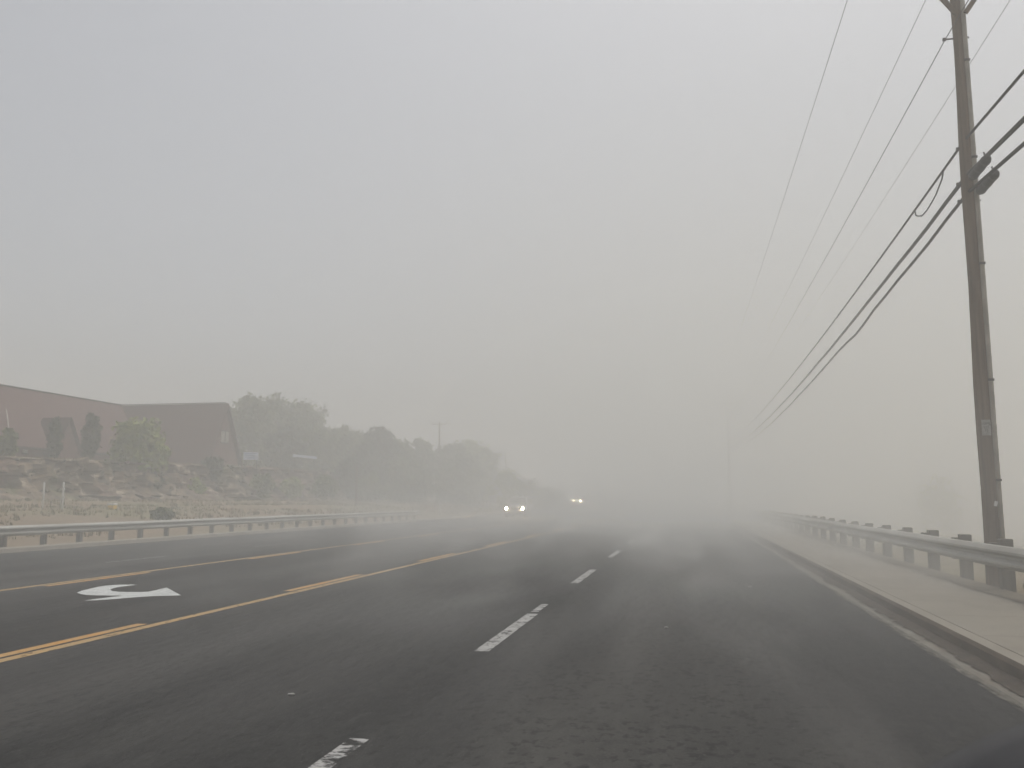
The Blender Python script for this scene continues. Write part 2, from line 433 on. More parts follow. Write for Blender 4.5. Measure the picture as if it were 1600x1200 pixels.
tag(link('rock_cliff', bm, M['rock']), kind='structure')

# grasses ------------------------------------------------------
def blades(name, spots, m, hmin, hmax):
    bm = bmesh.new()
    for (x, yy, z) in spots:
        for _ in range(5):
            h = random.uniform(hmin, hmax); an = random.uniform(0, 6.28); ww = .02 + .03 * random.random()
            dx, dy = math.cos(an), math.sin(an); bx, by = x + random.gauss(0, .1), yy + random.gauss(0, .1)
            lean = random.uniform(.1, .5) * h; la = random.uniform(0, 6.28)
            bm.faces.new((bm.verts.new((bx - dx * ww, by - dy * ww, z - .03)), bm.verts.new((bx + dx * ww, by + dy * ww, z - .03)),
                          bm.verts.new((bx + math.cos(la) * lean, by + math.sin(la) * lean, z + h))))
    return tag(link(name, bm, m), kind='stuff')
sp, sg = [], []
for _ in range(5200):
    l = random.uniform(-40.5, -20.6); yy = 14 + 110 * random.random() ** 1.3
    q = noise.noise((l * .15, yy * .1, 30))
    if q < -.25: continue
    p = P(l, yy, zt(l, yy)); (sg if q > .22 else sp).append(tuple(p))
for _ in range(2500):
    yy = random.uniform(20, 190); l = CLIFF_L - random.uniform(.8, 6); p = P(l, yy, max(zt(l, yy), cliff_top(yy) - zr(yy) - .15)); sp.append(tuple(p))
blades('dry_grass', sp, M['grass_dry'], .06, .22)
sg2 = []
for _ in range(900):
    l = 4.9 + 16 * random.random() ** 1.6; yy = random.uniform(5, 15); p = P(l, yy, zt(l, yy)); sg2.append(tuple(p))
blades('grass', sg + sg2, M['grass_green'], .04, .14)

for k, (px, py) in enumerate([(797, 987), (1041, 981), (1172, 917), (455, 1086)]):
    g0 = G(px, py, .004); bm = bmesh.new(); bmesh.ops.create_icosphere(bm, subdivisions=2, radius=1)
    for q in bm.verts: q.co *= 1 + .3 * noise.noise(q.co * 1.7 + Vector((k, 0, 0)))
    sc_ = random.uniform(.016, .024); bmesh.ops.scale(bm, vec=(sc_ * 1.5, sc_, sc_ * .45), verts=bm.verts)
    o = link('stone_chip', bm, M['tag'], None, True); o.location = g0 + Vector((0, 0, .006)); o.rotation_euler.z = random.uniform(-.4, .4)
    tag(o, 'small pale flat stone chip lying loose on the dark asphalt', 'stone', 'loose stone chips on the road')
# ------------------------------------------------------------------ guardrails
def wbeam(name, l, z0, z1, y0, y1, side, parent, flare=0.0):
    """corrugated beam; side = +1 when its front looks towards +lateral"""
    h = z1 - z0
    prof = [(0.0, 0.0), (.035, .03), (.08, .20), (.08, .30), (.02, .44), (.02, .56), (.08, .70), (.08, .80), (.035, .97), (0.0, 1.0)]
    bm = bmesh.new(); prev = None; n = int((y1 - y0) / .8)
    for i in range(n + 1):
        y = y0 + (y1 - y0) * i / n
        fr = [bm.verts.new(P(l + side * d, y, z0 + h * t + .012 * noise.noise((y * .2, l, 0)))) for d, t in prof]
        bk = [bm.verts.new(P(l + side * (d - .012), y, z0 + h * t + .012 * noise.noise((y * .2, l, 0)))) for d, t in prof]
        ring = fr + bk[::-1]
        if prev:
            for k in range(len(ring)):
                q = (k + 1) % len(ring); bm.faces.new((prev[k], prev[q], ring[q], ring[k]))
        else: bm.faces.new(ring)
        prev = ring
    bm.faces.new(prev[::-1])
    bmesh.ops.recalc_face_normals(bm, faces=bm.faces[:])
    return link(name, bm, M['galv'], parent)

def post_mesh(name, s, h, bev, m):
    bm = bmesh.new(); box(bm, (0, 0, h / 2), (s[0], s[1], h), bev)
    o = link(name, bm, m); return o

gr = empty('guardrail', (4.2, 12, .12))
tag(gr, 'steel guardrail with thick square posts beside the pavement and utility pole', 'guardrail')
gr.location = (0, 0, 0)
wbeam('beam', 4.10, .50, .80, 3.0, 64, -1, gr)
p0 = None
for k in range(-4, 27):
    y = 11.95 + 1.95 * k
    h = .98
    if p0 is None:
        p0 = post_mesh('post', (.17, .17), .86, .012, M['post_steel']); p0.parent = gr; o = p0
        bm = bmesh.new(); box(bm, (-.135, 0, .64), (.105, .15, .34), .008); b0 = link('spacer_block', bm, M['post_steel'], p0)
        bm = bmesh.new(); tube(bm, [(-.30, 0, .65), (-.18, 0, .65)], .018, 8); c0 = link('bolt', bm, M['galv'], p0)
    else: o = copy_tree(p0, gr)
    o.location = P(4.375, y, 0.0) + Vector((random.uniform(-.012, .012), 0, random.uniform(-.015, .02)))
    o.rotation_euler = (random.uniform(-.012, .012), random.uniform(-.015, .015), random.uniform(-.05, .05))

gl = empty('guardrail', (0, 0, 0))
tag(gl, 'steel guardrail on thin posts across the road below the rock face', 'guardrail')
wbeam('beam', -18.42, .42, .71, 8.0, 61.0, 1, gl)
p0 = None
for k in range(-9, 30):
    y = 25.05 + 1.585 * k
    if y > 60.8: break
    if p0 is None:
        bm = bmesh.new(); box(bm, (0, 0, .29), (.15, .12, .66), .008); p0 = link('post', bm, M['post_steel'], gl); o = p0
    else: o = p0.copy(); col.objects.link(o); o.parent = gl
    o.location = P(-18.53, y, .04); o.rotation_euler.z = random.uniform(-.06, .06)
# bull-nose end of the beam
bm = bmesh.new()
pts = [P(-18.38 - .16 * (1 - math.cos(t * math.pi)), 61.0 + .25 * math.sin(t * math.pi), .565) for t in [i / 8 for i in range(9)]]
prev = None
for p in pts:
    r = (bm.verts.new(p + Vector((0, 0, -.15))), bm.verts.new(p + Vector((0, 0, .15))))
    if prev: bm.faces.new((prev[0], prev[1], r[1], r[0]))
    prev = r
bmesh.ops.solidify(bm, geom=bm.faces[:], thickness=.012)
link('end_piece', bm, M['galv'], gl)

# ------------------------------------------------------------------ utility poles
POLE_X, POLE_Y = 4.60, 12.75
base = G(1557, 921, .10)
POLE_X, POLE_Y = base.x, base.y
ARM_Z = 10.4
def make_pole(x, y, z0, detail):
    r = empty('utility_pole', (x, y, z0))
    bm = bmesh.new()
    n = 14
    tube(bm, [(0, 0, -.3)] + [(.012 * math.sin(i * 1.3), .01 * math.cos(i), 10.7 * i / n) for i in range(n + 1)], [.134] + [.134 - .05 * i / n for i in range(n + 1)], 18)
    link('pole', bm, M['wood'], r, True)
    bm = bmesh.new(); box(bm, (0, -.15, ARM_Z - z0), (3.1, .09, .12), .008); link('crossarm', bm, M['wood'], r)
    for s in (-1, 1):
        bm = bmesh.new()
        a_, b_ = Vector((s * .07, -.15, 8.95)), Vector((s * .95, -.20, ARM_Z - z0 - .06))
        d = b_ - a_
        rot = Matrix.Rotation(math.atan2(d.x, d.z), 3, 'Y')
        box(bm, (a_ + b_) / 2, (.075, .04, d.length), .005, rot)
        link('brace', bm, M['wood'], r)
    for dx in (-1.4, 0, 1.4):
        bm = bmesh.new()
        zz = ARM_Z - z0 + (.06 if dx else .32)
        tube(bm, [(dx, -.15 if dx else 0, zz), (dx, -.15 if dx else 0, zz + .05), (dx, -.15 if dx else 0, zz + .06), (dx, -.15 if dx else 0, zz + .12), (dx, -.15 if dx else 0, zz + .18)], [.02, .02, .06, .065, .03], 10)
        link('insulator', bm, M['steel_dark'], r, True)
    return r
pole = make_pole(POLE_X, POLE_Y, .10, True)
tag(pole, 'nearest weathered wooden utility pole, rising behind the guardrail beside the pavement', 'utility pole')
# riser conduit up the right side, with straps
bm = bmesh.new()
tube(bm, [(.098 - .0037 * z, -.115 + .0042 * z, z) for z in (0.05, 2, 4, 6, 8, 10)], .036, 10); cdt = link('conduit', bm, M['conduit'], pole, True)
for z in (1.6, 3.1, 4.9, 6.6, 8.2):
    bm = bmesh.new(); box(bm, (.098 - .0037 * z, -.115 + .0042 * z, z), (.085, .085, .035), .006); link('strap', bm, M['steel_dark'], cdt)
def pole_local(px, py, dy=0.0):
    p = V(px, py, POLE_Y + dy); return p - Vector((POLE_X, POLE_Y, .10))
# number plate on the pole
c = pole_local(1541, 668, -.135)
bm = bmesh.new(); box(bm, c, (.125, .006, .235), .002); tg = link('number_tag', bm, M['tag'], pole)
def text_mesh(name, body, size, loc, m, parent, rot=(R(90), 0, 0)):
    cu = bpy.data.curves.new(name, 'FONT'); cu.body = body; cu.size = size; cu.align_x = 'CENTER'; cu.align_y = 'CENTER'; cu.extrude = .001
    o = bpy.data.objects.new('tmp', cu); col.objects.link(o)
    bpy.context.view_layer.update()
    me = bpy.data.meshes.new_from_object(o.evaluated_get(bpy.context.evaluated_depsgraph_get()))
    col.objects.unlink(o); bpy.data.objects.remove(o)
    me.materials.clear(); me.materials.append(m)
    t = bpy.data.objects.new(name, me); col.objects.link(t); t.location = loc; t.rotation_euler = rot; t.parent = parent
    return t
text_mesh('lettering', 'LUML\n131\n13', .052, (c.x, c.y - .0045, c.z + .005), M['ink'], tg)
c2 = pole_local(1556, 787, -.15)
bm = bmesh.new(); box(bm, c2, (.045, .006, .075), .002, Matrix.Rotation(.25, 3, 'Y')); link('paper_tag', bm, M['white_obj'], pole)
# hardware at the neutral and telephone attachments
def hw(px, py, n='bolt', ln=.28):
    q = pole_local(px, py); bm = bmesh.new()
    tube(bm, [(q.x - ln / 2, 0, q.z), (q.x + ln / 2, 0, q.z)], .014, 8); tube(bm, [(q.x - ln / 2 - .03, 0, q.z), (q.x - ln / 2 + .015, 0, q.z)], .03, 8)
    return link(n, bm, M['steel_dark'], pole)
hw(1495, 60, ln=.36); hw(1514, 287, ln=.30); hw(1516, 314, ln=.30); hw(1511, 232, ln=.26)

others = []
for (yy, lx, lb) in [(86, 4.25, 'faint wooden utility pole far up the road, tallest of those lost in dust'), (140, 4.2, 'very faint utility pole deep in the dust, middle one of the far row'), (185, 4.1, 'farthest utility pole, barely showing at the end of the row in dust')]:
    p = P(lx, yy, .1)
    o = make_pole(p.x, yy, .1, False)
    o.location.z = p.z
    tag(o, lb, 'utility pole', 'utility poles along the right side')
    others.append(p)
pole['group'] = 'utility poles along the right side'

# wires --------------------------------------------------------
def span(p0, p1, sag, n=28):
    out = []
    for i in range(n + 1):
        t = i / n; p = p0.lerp(p1, t); p.z -= sag * 4 * t * (1 - t); out.append(p)
    return out
BACK_Y = -58.0
def run(name, label, cat, group, x, z, rad, m, sag, wob=0.0, dz=None, dx=0.0, kink=None):
    pts = []
    a_ = Vector((x, POLE_Y, z)); back = Vector((x, BACK_Y, z)); nxt = Vector((x - POLE_X + others[0].x, 86, z + (dz or 0)))
    third = Vector((x - POLE_X + others[1].x, 140, z + (dz or 0) + .25))
    pts = span(back, a_, sag, 30)[:-1] + span(a_, nxt, sag, 60)[:-1] + span(nxt, third, sag * .6, 16)
    if wob:
        for i, p in enumerate(pts): p.z += wob * noise.noise((p.y * .35, x * 3, z)); p.x += wob * noise.noise((p.y * .3, 7, z))
    if kink:
        for p in pts:
            p.z -= .09 * math.exp(-((p.y - kink) / 1.3) ** 2)
    bm = bmesh.new(); tube(bm, pts, rad, 6)
    return tag(link(name, bm, m, None, True), label, cat, group)
def at_pole(px, py):
    p = V(px, py, POLE_Y); return p.x, p.z
xa, za = at_pole(1516, 219); xb, zb = at_pole(1518, 275); xc, zc = at_pole(1520, 302)
GT = 'black telephone cables on the poles'
run('telephone_cable', 'thin black cable, uppermost of the three that cross the pole low down', 'cable', GT, POLE_X - .02, za, .022, M['cable'], .75)
run('telephone_cable', 'thick black cable with the upper splice case, middle of the three on the pole', 'cable', GT, POLE_X - .02, zb, .034, M['cable'], .85, wob=.02)
run('telephone_cable', 'thick kinked black cable with the lower splice case, lowest on the pole', 'cable', GT, POLE_X - .01, zc, .028, M['cable'], .95, wob=.03, kink=23.5)
GP = 'bare power wires on the pole tops'
def ratio_x(r): return r * (ARM_Z + .2 - CAM_H)
run('power_wire', 'thin bare wire farthest left, hung from the crossarm end over the road', 'wire', GP, ratio_x(.340), ARM_Z + .2, .006, M['wire'], .45)
run('power_wire', 'thin bare wire second from left, at the pole top just left of the pole', 'wire', GP, ratio_x(.494), ARM_Z + .2, .006, M['wire'], .45)
xw, zw = at_pole(1479, 58)
run('power_wire', 'thin bare wire clamped to the pole below its crossarm braces', 'wire', GP, xw, zw, .008, M['wire'], .5)
run('power_wire', 'thin faint bare wire at the right of the pole, on the far crossarm end', 'wire', GP, ratio_x(.660), ARM_Z + .2, .006, M['wire'], .45)

# drop loop at the top telephone cable, splice cases
bm = bmesh.new()
cab = span(Vector((POLE_X - .02, POLE_Y, za)), Vector((others[0].x - .02, 86, za)), .75, 730)
pts = [cab[int(12 + 23 * t)] + Vector((0, .25 * math.sin(t * math.pi) ** 2, -.30 * math.sin(min(1, t * 1.15) * math.pi) ** .7 if 0 < t < .87 else 0)) for t in [k / 14 for k in range(15)]]
tube(bm, pts, .014, 6)
tag(link('cable_loop', bm, M['cable'], None, True), 'slack black loop of cable hanging left of the pole under the top telephone cable', 'cable')
def splice(p0, p1, rad, label):
    r = empty('splice_case', (0, 0, 0))
    r.location = (p0 + p1) / 2
    d = p1 - p0; L = d.length; d.normalize()
    bm = bmesh.new()
    tube(bm, [d * (L * t) for t in (-.5, -.48, -.40, -.2, 0, .2, .40, .48, .5)], [rad * .45, rad * .8, rad, rad, rad * 1.03, rad, rad, rad * .8, rad * .45], 14)
    link('shell', bm, M['black'], r, True)
    for t in (-.36, 0, .36):
        bm = bmesh.new(); tube(bm, [d * (L * t - .02), d * (L * t + .02)], rad * 1.08, 14); link('band', bm, M['steel_dark'], r)
    for t in (-.42, .42):
        bm = bmesh.new(); tube(bm, [d * (L * t), d * (L * t) + Vector((-.03, 0, rad + .05))], .012, 6); link('hanger', bm, M['steel_dark'], r)
    tag(r, label, 'splice case', 'splice cases beside the pole')
    return r
splice(Vector((POLE_X, POLE_Y - .16, zb - .08)), Vector((POLE_X, POLE_Y - .92, zb - .06)), .07, 'upper black splice case hung on the middle telephone cable at the pole')
splice(Vector((POLE_X + .05, POLE_Y - .30, zc - .08)), Vector((POLE_X + .05, POLE_Y - 1.06, zc - .06)), .07, 'lower black splice case hung right of the pole under the other one')

# ------------------------------------------------------------------ vegetation
def foliage_bm(rx, rz, clumps, per, leaf, seed, flat=.75, hollow=.5, z0=0.0, cone=False):
    rnd = random.Random(seed); bm = bmesh.new()
    for c in range(clumps):
        while True:
            p = Vector((rnd.uniform(-1, 1), rnd.uniform(-1, 1), rnd.uniform(-1, 1)))
            if hollow < p.length < 1: break
        if cone:
            t = rnd.random(); rr = (1 - t) ** .8; an = rnd.uniform(0, 6.28); p = Vector((math.cos(an) * rr * .8, math.sin(an) * rr * .8, t * 2 - 1))
        cc = Vector((p.x * rx, p.y * rx, z0 + p.z * rz)); cr = rx * rnd.uniform(.2, .42)
        if cone: cr = rx * rnd.uniform(.2, .35)
        for _ in range(per):
            q = Vector((rnd.gauss(0, .6), rnd.gauss(0, .6), rnd.gauss(0, .5))) * cr + cc
            u = Vector((rnd.gauss(0, 1), rnd.gauss(0, 1), rnd.gauss(0, 1))).normalized()
            v = u.cross(Vector((rnd.gauss(0, 1), rnd.gauss(0, 1), rnd.gauss(0, 1)))).normalized()
            s = leaf * rnd.uniform(.6, 1.3)
            bm.faces.new([bm.verts.new(q + u * s), bm.verts.new(q + v * s * .55), bm.verts.new(q - u * s), bm.verts.new(q - v * s * .55)])
    return bm

def trunk_bm(h, crown_r, seed, r0=.22):
    rnd = random.Random(seed); bm = bmesh.new()
    lean = Vector((rnd.uniform(-.06, .06), rnd.uniform(-.06, .06), 1))
    tube(bm, [lean * (h * t) - Vector((0, 0, .3 if t == 0 else 0)) for t in (0, .25, .5, .75, .95)], [r0, r0 * .85, r0 * .65, r0 * .4, r0 * .12], 8)
    for k in range(7):
        t = rnd.uniform(.3, .75); an = rnd.uniform(0, 6.28); a_ = lean * (h * t)
        d = Vector((math.cos(an), math.sin(an), rnd.uniform(.3, 1.0))); L = crown_r * rnd.uniform(.5, .95)
        tube(bm, [a_, a_ + d * L * .5 + Vector((0, 0, .1)), a_ + d * L + Vector((0, 0, .35))], [r0 * .4, r0 * .25, r0 * .06], 6)
    return bm

def tree(px, ptop, D, width_px, label, leaf='leaf', seed=0, group='trees behind the rock face', kind='tree', bare=1.0, base=None):
    q = V(px, 760, D); l = q.x - off(D)
    zg = (zr(D) + zt(l, D)) if base is None else base
    top = V(px, ptop, D).z; h = max(1.5, top - zg); rx = width_px * D / 1411 / 2
    r = empty(kind, (q.x, D, zg), random.uniform(0, 6.28))
    link('trunk', trunk_bm(h * .8, rx, seed, .05 + .018 * h), M['bark'], r, True)
    rz = min(h * .42, rx * 1.15)
    if h > 4 * rx: rz = h * .42
    n = int(50 * bare)
    bm = foliage_bm(rx, rz, n, 52, .34 * (D / 130) ** .5, seed, z0=h - rz * .97, hollow=.35)
    b2 = foliage_bm(rx * .95, max(.5, h * .34), int(n * .8), 46, .34 * (D / 130) ** .5, seed + 50, z0=h * .33, hollow=.2)
    me = bpy.data.meshes.new('t'); b2.to_mesh(me); b2.free(); bm.from_mesh(me); bpy.data.meshes.remove(me)
    link('crown', bm, M[leaf], r)
    return tag(r, label, 'tree', group)

TR = [
 (388, 622, 118, 66, 'tall rounded tree at the right end of the brown church roof', 'leaf', 1.2),
 (428, 624, 128, 74, 'tallest broad tree crown rising behind the white blue sign', 'leaf', 1.2),
 (468, 634, 132, 70, 'broad tree at the right shoulder of the tall clump above the cliff', 'leaf', 1.2),
 (506, 636, 140, 40, 'thin lacy tree standing up at the right edge of the tall clump', 'leaf', .55),
 (498, 668, 118, 60, 'mid-height leafy tree above the long low white board', 'leaf', 1.1),
 (442, 672, 112, 60, 'lower bushy tree just right of and above the white blue sign', 'leaf_dark', 1.0),
 (532, 668, 124, 44, 'rounded tree where the skyline steps down beside the tall clump', 'leaf', 1.0),
 (562, 676, 130, 40, 'small tree in the dip of the skyline between taller crowns', 'leaf', .9),
 (590, 673, 114, 58, 'dark dense tree with a pointed top in mid skyline', 'leaf_dark', 1.2),
 (622, 683, 120, 48, 'tree right of the dark pointed one on the cliff top', 'leaf', 1.0),
 (655, 692, 128, 50, 'low tree just left of the slim pole with crossarm', 'leaf', .9),
 (706, 690, 130, 56, 'hazy tree right of the slim pole with crossarm', 'leaf', 1.0),
 (738, 692, 136, 58, 'yellowish hazy tree second from the right end of the tree line', 'leaf_light', .9),
 (768, 702, 142, 32, 'small ragged tree ending the tree line on the right', 'leaf', .6),
 (722, 722, 118, 90, 'wide bushy tree low on the slope under the slim pole', 'leaf', 1.1),
 (640, 722, 112, 70, 'wide low tree on the cliff edge below the skyline trees', 'leaf', 1.0),
 (560, 706, 106, 60, 'shrubby tree at the cliff edge right of the long low white board', 'leaf_dark', .9),
]
for i, (px, pt, D, wp, lb, lf, br) in enumerate(TR): tree(px, pt, D, wp, lb, lf, 100 + i, bare=br)
tree(217, 655, 66, 84, 'spreading yellow green tree in front of the brown church wing', 'leaf_light', 201, group=None, bare=1.0)
tree(82, 655, 62, 17, 'slim dark evergreen left of the church entrance gable', 'leaf_dark', 202, 'slim evergreens by the church', bare=.6)
tree(137, 648, 64, 24, 'taller slim dark evergreen right of the church entrance gable', 'leaf_dark', 203, 'slim evergreens by the church', bare=.7)
tree(6, 672, 58, 26, 'green bushy tree at the far left edge before the church', 'leaf', 204, None, bare=.5)

def shrub(px, pbase, ptop, D, wp, label, lf, seed, group):
    b = V(px, pbase, D); t = V(px, ptop, D)
    r = empty('shrub', b); h = t.z - b.z; rx = wp * D / 1411 / 2
    link('foliage', foliage_bm(rx, h * .5, 30, 50, .17 * (D / 60) ** .5, seed, z0=h * .5, hollow=.2), M[lf], r)
    bm = bmesh.new()
    for k in range(5):
        an = k * 1.3; tube(bm, [(0, 0, -.2), (math.cos(an) * rx * .4, math.sin(an) * rx * .4, h * .6)], [.03, .01], 5)
    link('stem', bm, M['bark'], r)
    return tag(r, label, 'shrub', group)
GS = 'shrubs on and below the rock face'
shrub(330, 752, 712, 76, 34, 'dark upright shrub on the rock face below the church gable', 'leaf_dark', 301, GS)
shrub(255, 811, 798, 37, 26, 'low shrub behind the guardrail right of the yellow box', 'leaf', 302, GS)
shrub(235, 766, 738, 66, 30, 'scrubby bush clinging to the middle of the rock face', 'leaf_dark', 304, GS)
shrub(410, 775, 742, 82, 34, 'olive bush on the rock face under the white blue sign', 'leaf', 305, GS)
shrub(455, 776, 748, 88, 30, 'yellow green bush on the rock face left of the wooden post', 'leaf_light', 306, GS)
shrub(815, 792, 748, 112, 54, 'hazy bush on the slope behind the nearer car', 'leaf', 307, GS)
shrub(852, 792, 762, 122, 52, 'smaller hazy bush where the slope runs down to the road', 'leaf', 308, GS)
shrub(1474, 826, 750, 60, 66, 'lone ghostly round bush in dust beyond the right guardrail', 'leaf', 309, None)
shrub(872, 792, 775, 132, 26, 'last low hazy bush, left of the farther car', 'leaf', 312, GS)
shrub(786, 792, 735, 108, 46, 'hazy bush below the end of the tree line', 'leaf_light', 313, GS)
shrub(300, 790, 752, 72, 40, 'yellow olive bush low on the rock face below the church', 'leaf_light', 314, GS)
shrub(145, 778, 750, 62, 44, 'broad dark scrub at the foot of the rock face behind the yellow box', 'leaf_dark', 315, GS)
shrub(505, 780, 745, 90, 44, 'green bush on the rock face just left of the wooden post', 'leaf', 316, GS)
shrub(20, 780, 752, 56, 40, 'olive scrub on the rock face at the far left', 'leaf', 317, GS)
shrub(580, 780, 742, 100, 50, 'tangled green bush right of the wooden post', 'leaf', 318, GS)
shrub(615, 786, 758, 112, 44, 'pale bush at the foot of the rock face near the red-brown bank', 'leaf_light', 310, GS)
shrub(60, 760, 735, 54, 40, 'dark scrub patch on the rock face above the white posts', 'leaf_dark', 311, GS)

# ------------------------------------------------------------------ church on the rock
ch = empty('church', (-54, 75, 3.9))
tag(ch, 'long brown church with steep roofs standing above the rock face', 'church')
def cpart(name, bm, m, parent=ch):
    o = link(name, bm, m, parent)
    o.data.transform(Matrix.Translation(Vector((54, -75, -3.9)))) if parent is ch else None
    return o
def poly(bm, pts): bm.faces.new([bm.verts.new(p) for p in pts])
def gable_roof(x0, x1, y0, y1, zrdg, ze, axis, over=.35, th=.16):
    bm = bmesh.new()
    if axis == 'X':
        ym = (y0 + y1) / 2
        poly(bm, [(x0, y0, ze), (x1 + over, y0, ze), (x1 + over, ym, zrdg), (x0, ym, zrdg)])
        poly(bm, [(x0, ym, zrdg), (x1 + over, ym, zrdg), (x1 + over, y1, ze), (x0, y1, ze)])
    else:
        xm = (x0 + x1) / 2
        poly(bm, [(x1, y0 - over, ze), (x1, y1, ze), (xm, y1, zrdg), (xm, y0 - over, zrdg)])
        poly(bm, [(xm, y0 - over, zrdg), (xm, y1, zrdg), (x0, y1, ze), (x0, y0 - over, ze)])
    bmesh.ops.remove_doubles(bm, verts=bm.verts, dist=.001)
    bmesh.ops.solidify(bm, geom=bm.faces[:], thickness=th)
    return bm
A_ = V(190, 634, 85); E_ = V(357, 632.5, 85); AX, EX, RZ = A_.x, E_.x, A_.z
x1 = EX - .3
cpart('roof', gable_roof(AX, x1, 81.2, 88.8, RZ, 4.6, 'X'), M['roof'])
cpart('roof', gable_roof(AX - 5.2, AX + 5.2, 56, 85, RZ + .03, 5.7, 'Y'), M['roof'])
bm = bmesh.new()                                      # side wing walls with gable end
y0, y1 = 82.0, 88.0; ym = 85
for pts in ([(AX, y0, 3), (x1, y0, 3), (x1, y0, 5.9), (AX, y0, 5.9)], [(x1, y0, 3), (x1, y1, 3), (x1, y1, 5.35), (x1, ym, RZ - .25), (x1, y0, 5.35)], [(x1, y1, 3), (AX, y1, 3), (AX, y1, 5.5), (x1, y1, 5.5)]): poly(bm, pts)
cpart('wall', bm, M['brick'])
bm = bmesh.new()
wx0, wx1, wy0, wy1 = AX - 4.6, AX + 4.6, 56.4, 82
for pts in ([(wx1, wy0, 3), (wx1, wy1, 3), (wx1, wy1, 6.1), (wx1, wy0, 6.1)], [(wx0, wy0, 3), (wx1, wy0, 3), (wx1, wy0, 6.1), (AX, wy0, RZ - .25), (wx0, wy0, 6.1)], [(wx0, wy1, 3), (wx0, wy0, 3), (wx0, wy0, 6.1), (wx0, wy1, 6.1)]): poly(bm, pts)
cpart('wall', bm, M['brick'])
# entrance gable facing the road
gx = AX + 5.5
def on_px(px, py, X):
    d = ray(px, py); t = X / d.x; return Vector((X, d.y * t, CAM_H + d.z * t))
gp = on_px(108, 652, gx); gy = gp.y; gw = 1.7; gz = gp.z
bm = bmesh.new()
poly(bm, [(gx, gy - gw, 3), (gx, gy + gw, 3), (gx, gy + gw, 5.5), (gx, gy, gz - .25), (gx, gy - gw, 5.5)])
poly(bm, [(gx, gy - gw, 3), (gx - 3, gy - gw, 3), (gx - 3, gy - gw, 5.5), (gx, gy - gw, 5.5)])
cpart('entrance_gable', bm, M['brick'])
bm = bmesh.new()
poly(bm, [(gx + .3, gy - gw - .25, 5.3), (gx + .3, gy, gz), (gx - 2.6, gy, gz), (gx - 3, gy - gw - .25, 5.3)])
poly(bm, [(gx + .3, gy, gz), (gx + .3, gy + gw + .25, 5.3), (gx - 3, gy + gw + .25, 5.3), (gx - 2.6, gy, gz)])
bmesh.ops.solidify(bm, geom=bm.faces[:], thickness=.14)
cpart('entrance_roof', bm, M['roof'])
def on_px(px, py, X):
    d = ray(px, py); t = X / d.x; return Vector((X, d.y * t, CAM_H + d.z * t))
c = on_px(39, 700, wx1)
bm = bmesh.new(); box(bm, (c.x + .03, c.y, c.z), (.06, .55, .8), .01); wn = cpart('window', bm, M['pale_door'])
def sub(name, bm, m, par):
    o = link(name, bm, m, par); o.data.transform(Matrix.Translation(Vector((54, -75, -3.9)))); return o
bm = bmesh.new(); box(bm, (c.x + .05, c.y, c.z + .46), (.1, .75, .1), .01); box(bm, (c.x + .05, c.y, c.z - .46), (.12, .75, .1), .01); sub('frame', bm, M['fascia'], wn)
c = on_px(345, 682, x1)
bm = bmesh.new(); box(bm, (c.x + .04, ym, c.z), (.06, 1.5, 1.1), .01); gwn = cpart('window', bm, M['conduit'])
bm = bmesh.new(); box(bm, (c.x + .05, ym, c.z + .62), (.1, 1.7, .12), .01); box(bm, (c.x + .05, ym, c.z - .62), (.1, 1.7, .12), .01); box(bm, (c.x + .05, ym, c.z), (.1, .1, 1.1), .01)
sub('frame', bm, M['fascia'], gwn)
bm = bmesh.new(); box(bm, (AX + 5.28, 69, 5.72), (.14, 25, .2), .02); cpart('fascia', bm, M['fascia'])
bm = bmesh.new(); tube(bm, [on_px(10, 640, AX + 3.2), on_px(15, 678, AX + 5.3)], .05, 6); cpart('downpipe', bm, M['conduit'])
bm = bmesh.new(); box(bm, (AX, 70.5, RZ + .08), (.3, 29, .08), .02); box(bm, ((AX + x1) / 2, 85, RZ + .08), (x1 - AX, .3, .08), .02); cpart('ridge_cap', bm, M['fascia'])

# ------------------------------------------------------------------ small things on the left
def signboard(px, py, D, wpx, hpx, label, slanted=0.0):
    p = V(px, py, D); wd, hd = wpx * D / 1411, hpx * D / 1411
    r = empty('sign', (p.x, D, p.z - hd / 2 - .6), .25)
    bm = bmesh.new(); box(bm, (0, 0, .6 + hd / 2), (wd, .08, hd), .01, Matrix.Rotation(slanted, 3, 'Y')); link('panel', bm, M['bluewhite'], r)
    if hd > .5:
        for k, (zz, ww) in enumerate([(.78, .8), (.52, .62), (.26, .7)]):
            bm = bmesh.new(); box(bm, (random.uniform(-.05, .05), -.045, .6 + hd * zz), (wd * ww, .008, hd * .10), 0); link('lettering', bm, M['signblue'], r)
    for s in (-1, 1):
        bm = bmesh.new(); box(bm, (s * wd * .4, .06, .15), (.08, .05, 1.3), .005); link('post', bm, M['steel_dark'], r)
    return tag(r, label, 'sign')
signboard(392, 712.5, 78, 25, 13, 'small white and blue sign board at the cliff edge right of the church')
signboard(476, 713.5, 92, 40, 4.5, 'long low white board under the tall trees on the cliff edge', .09)

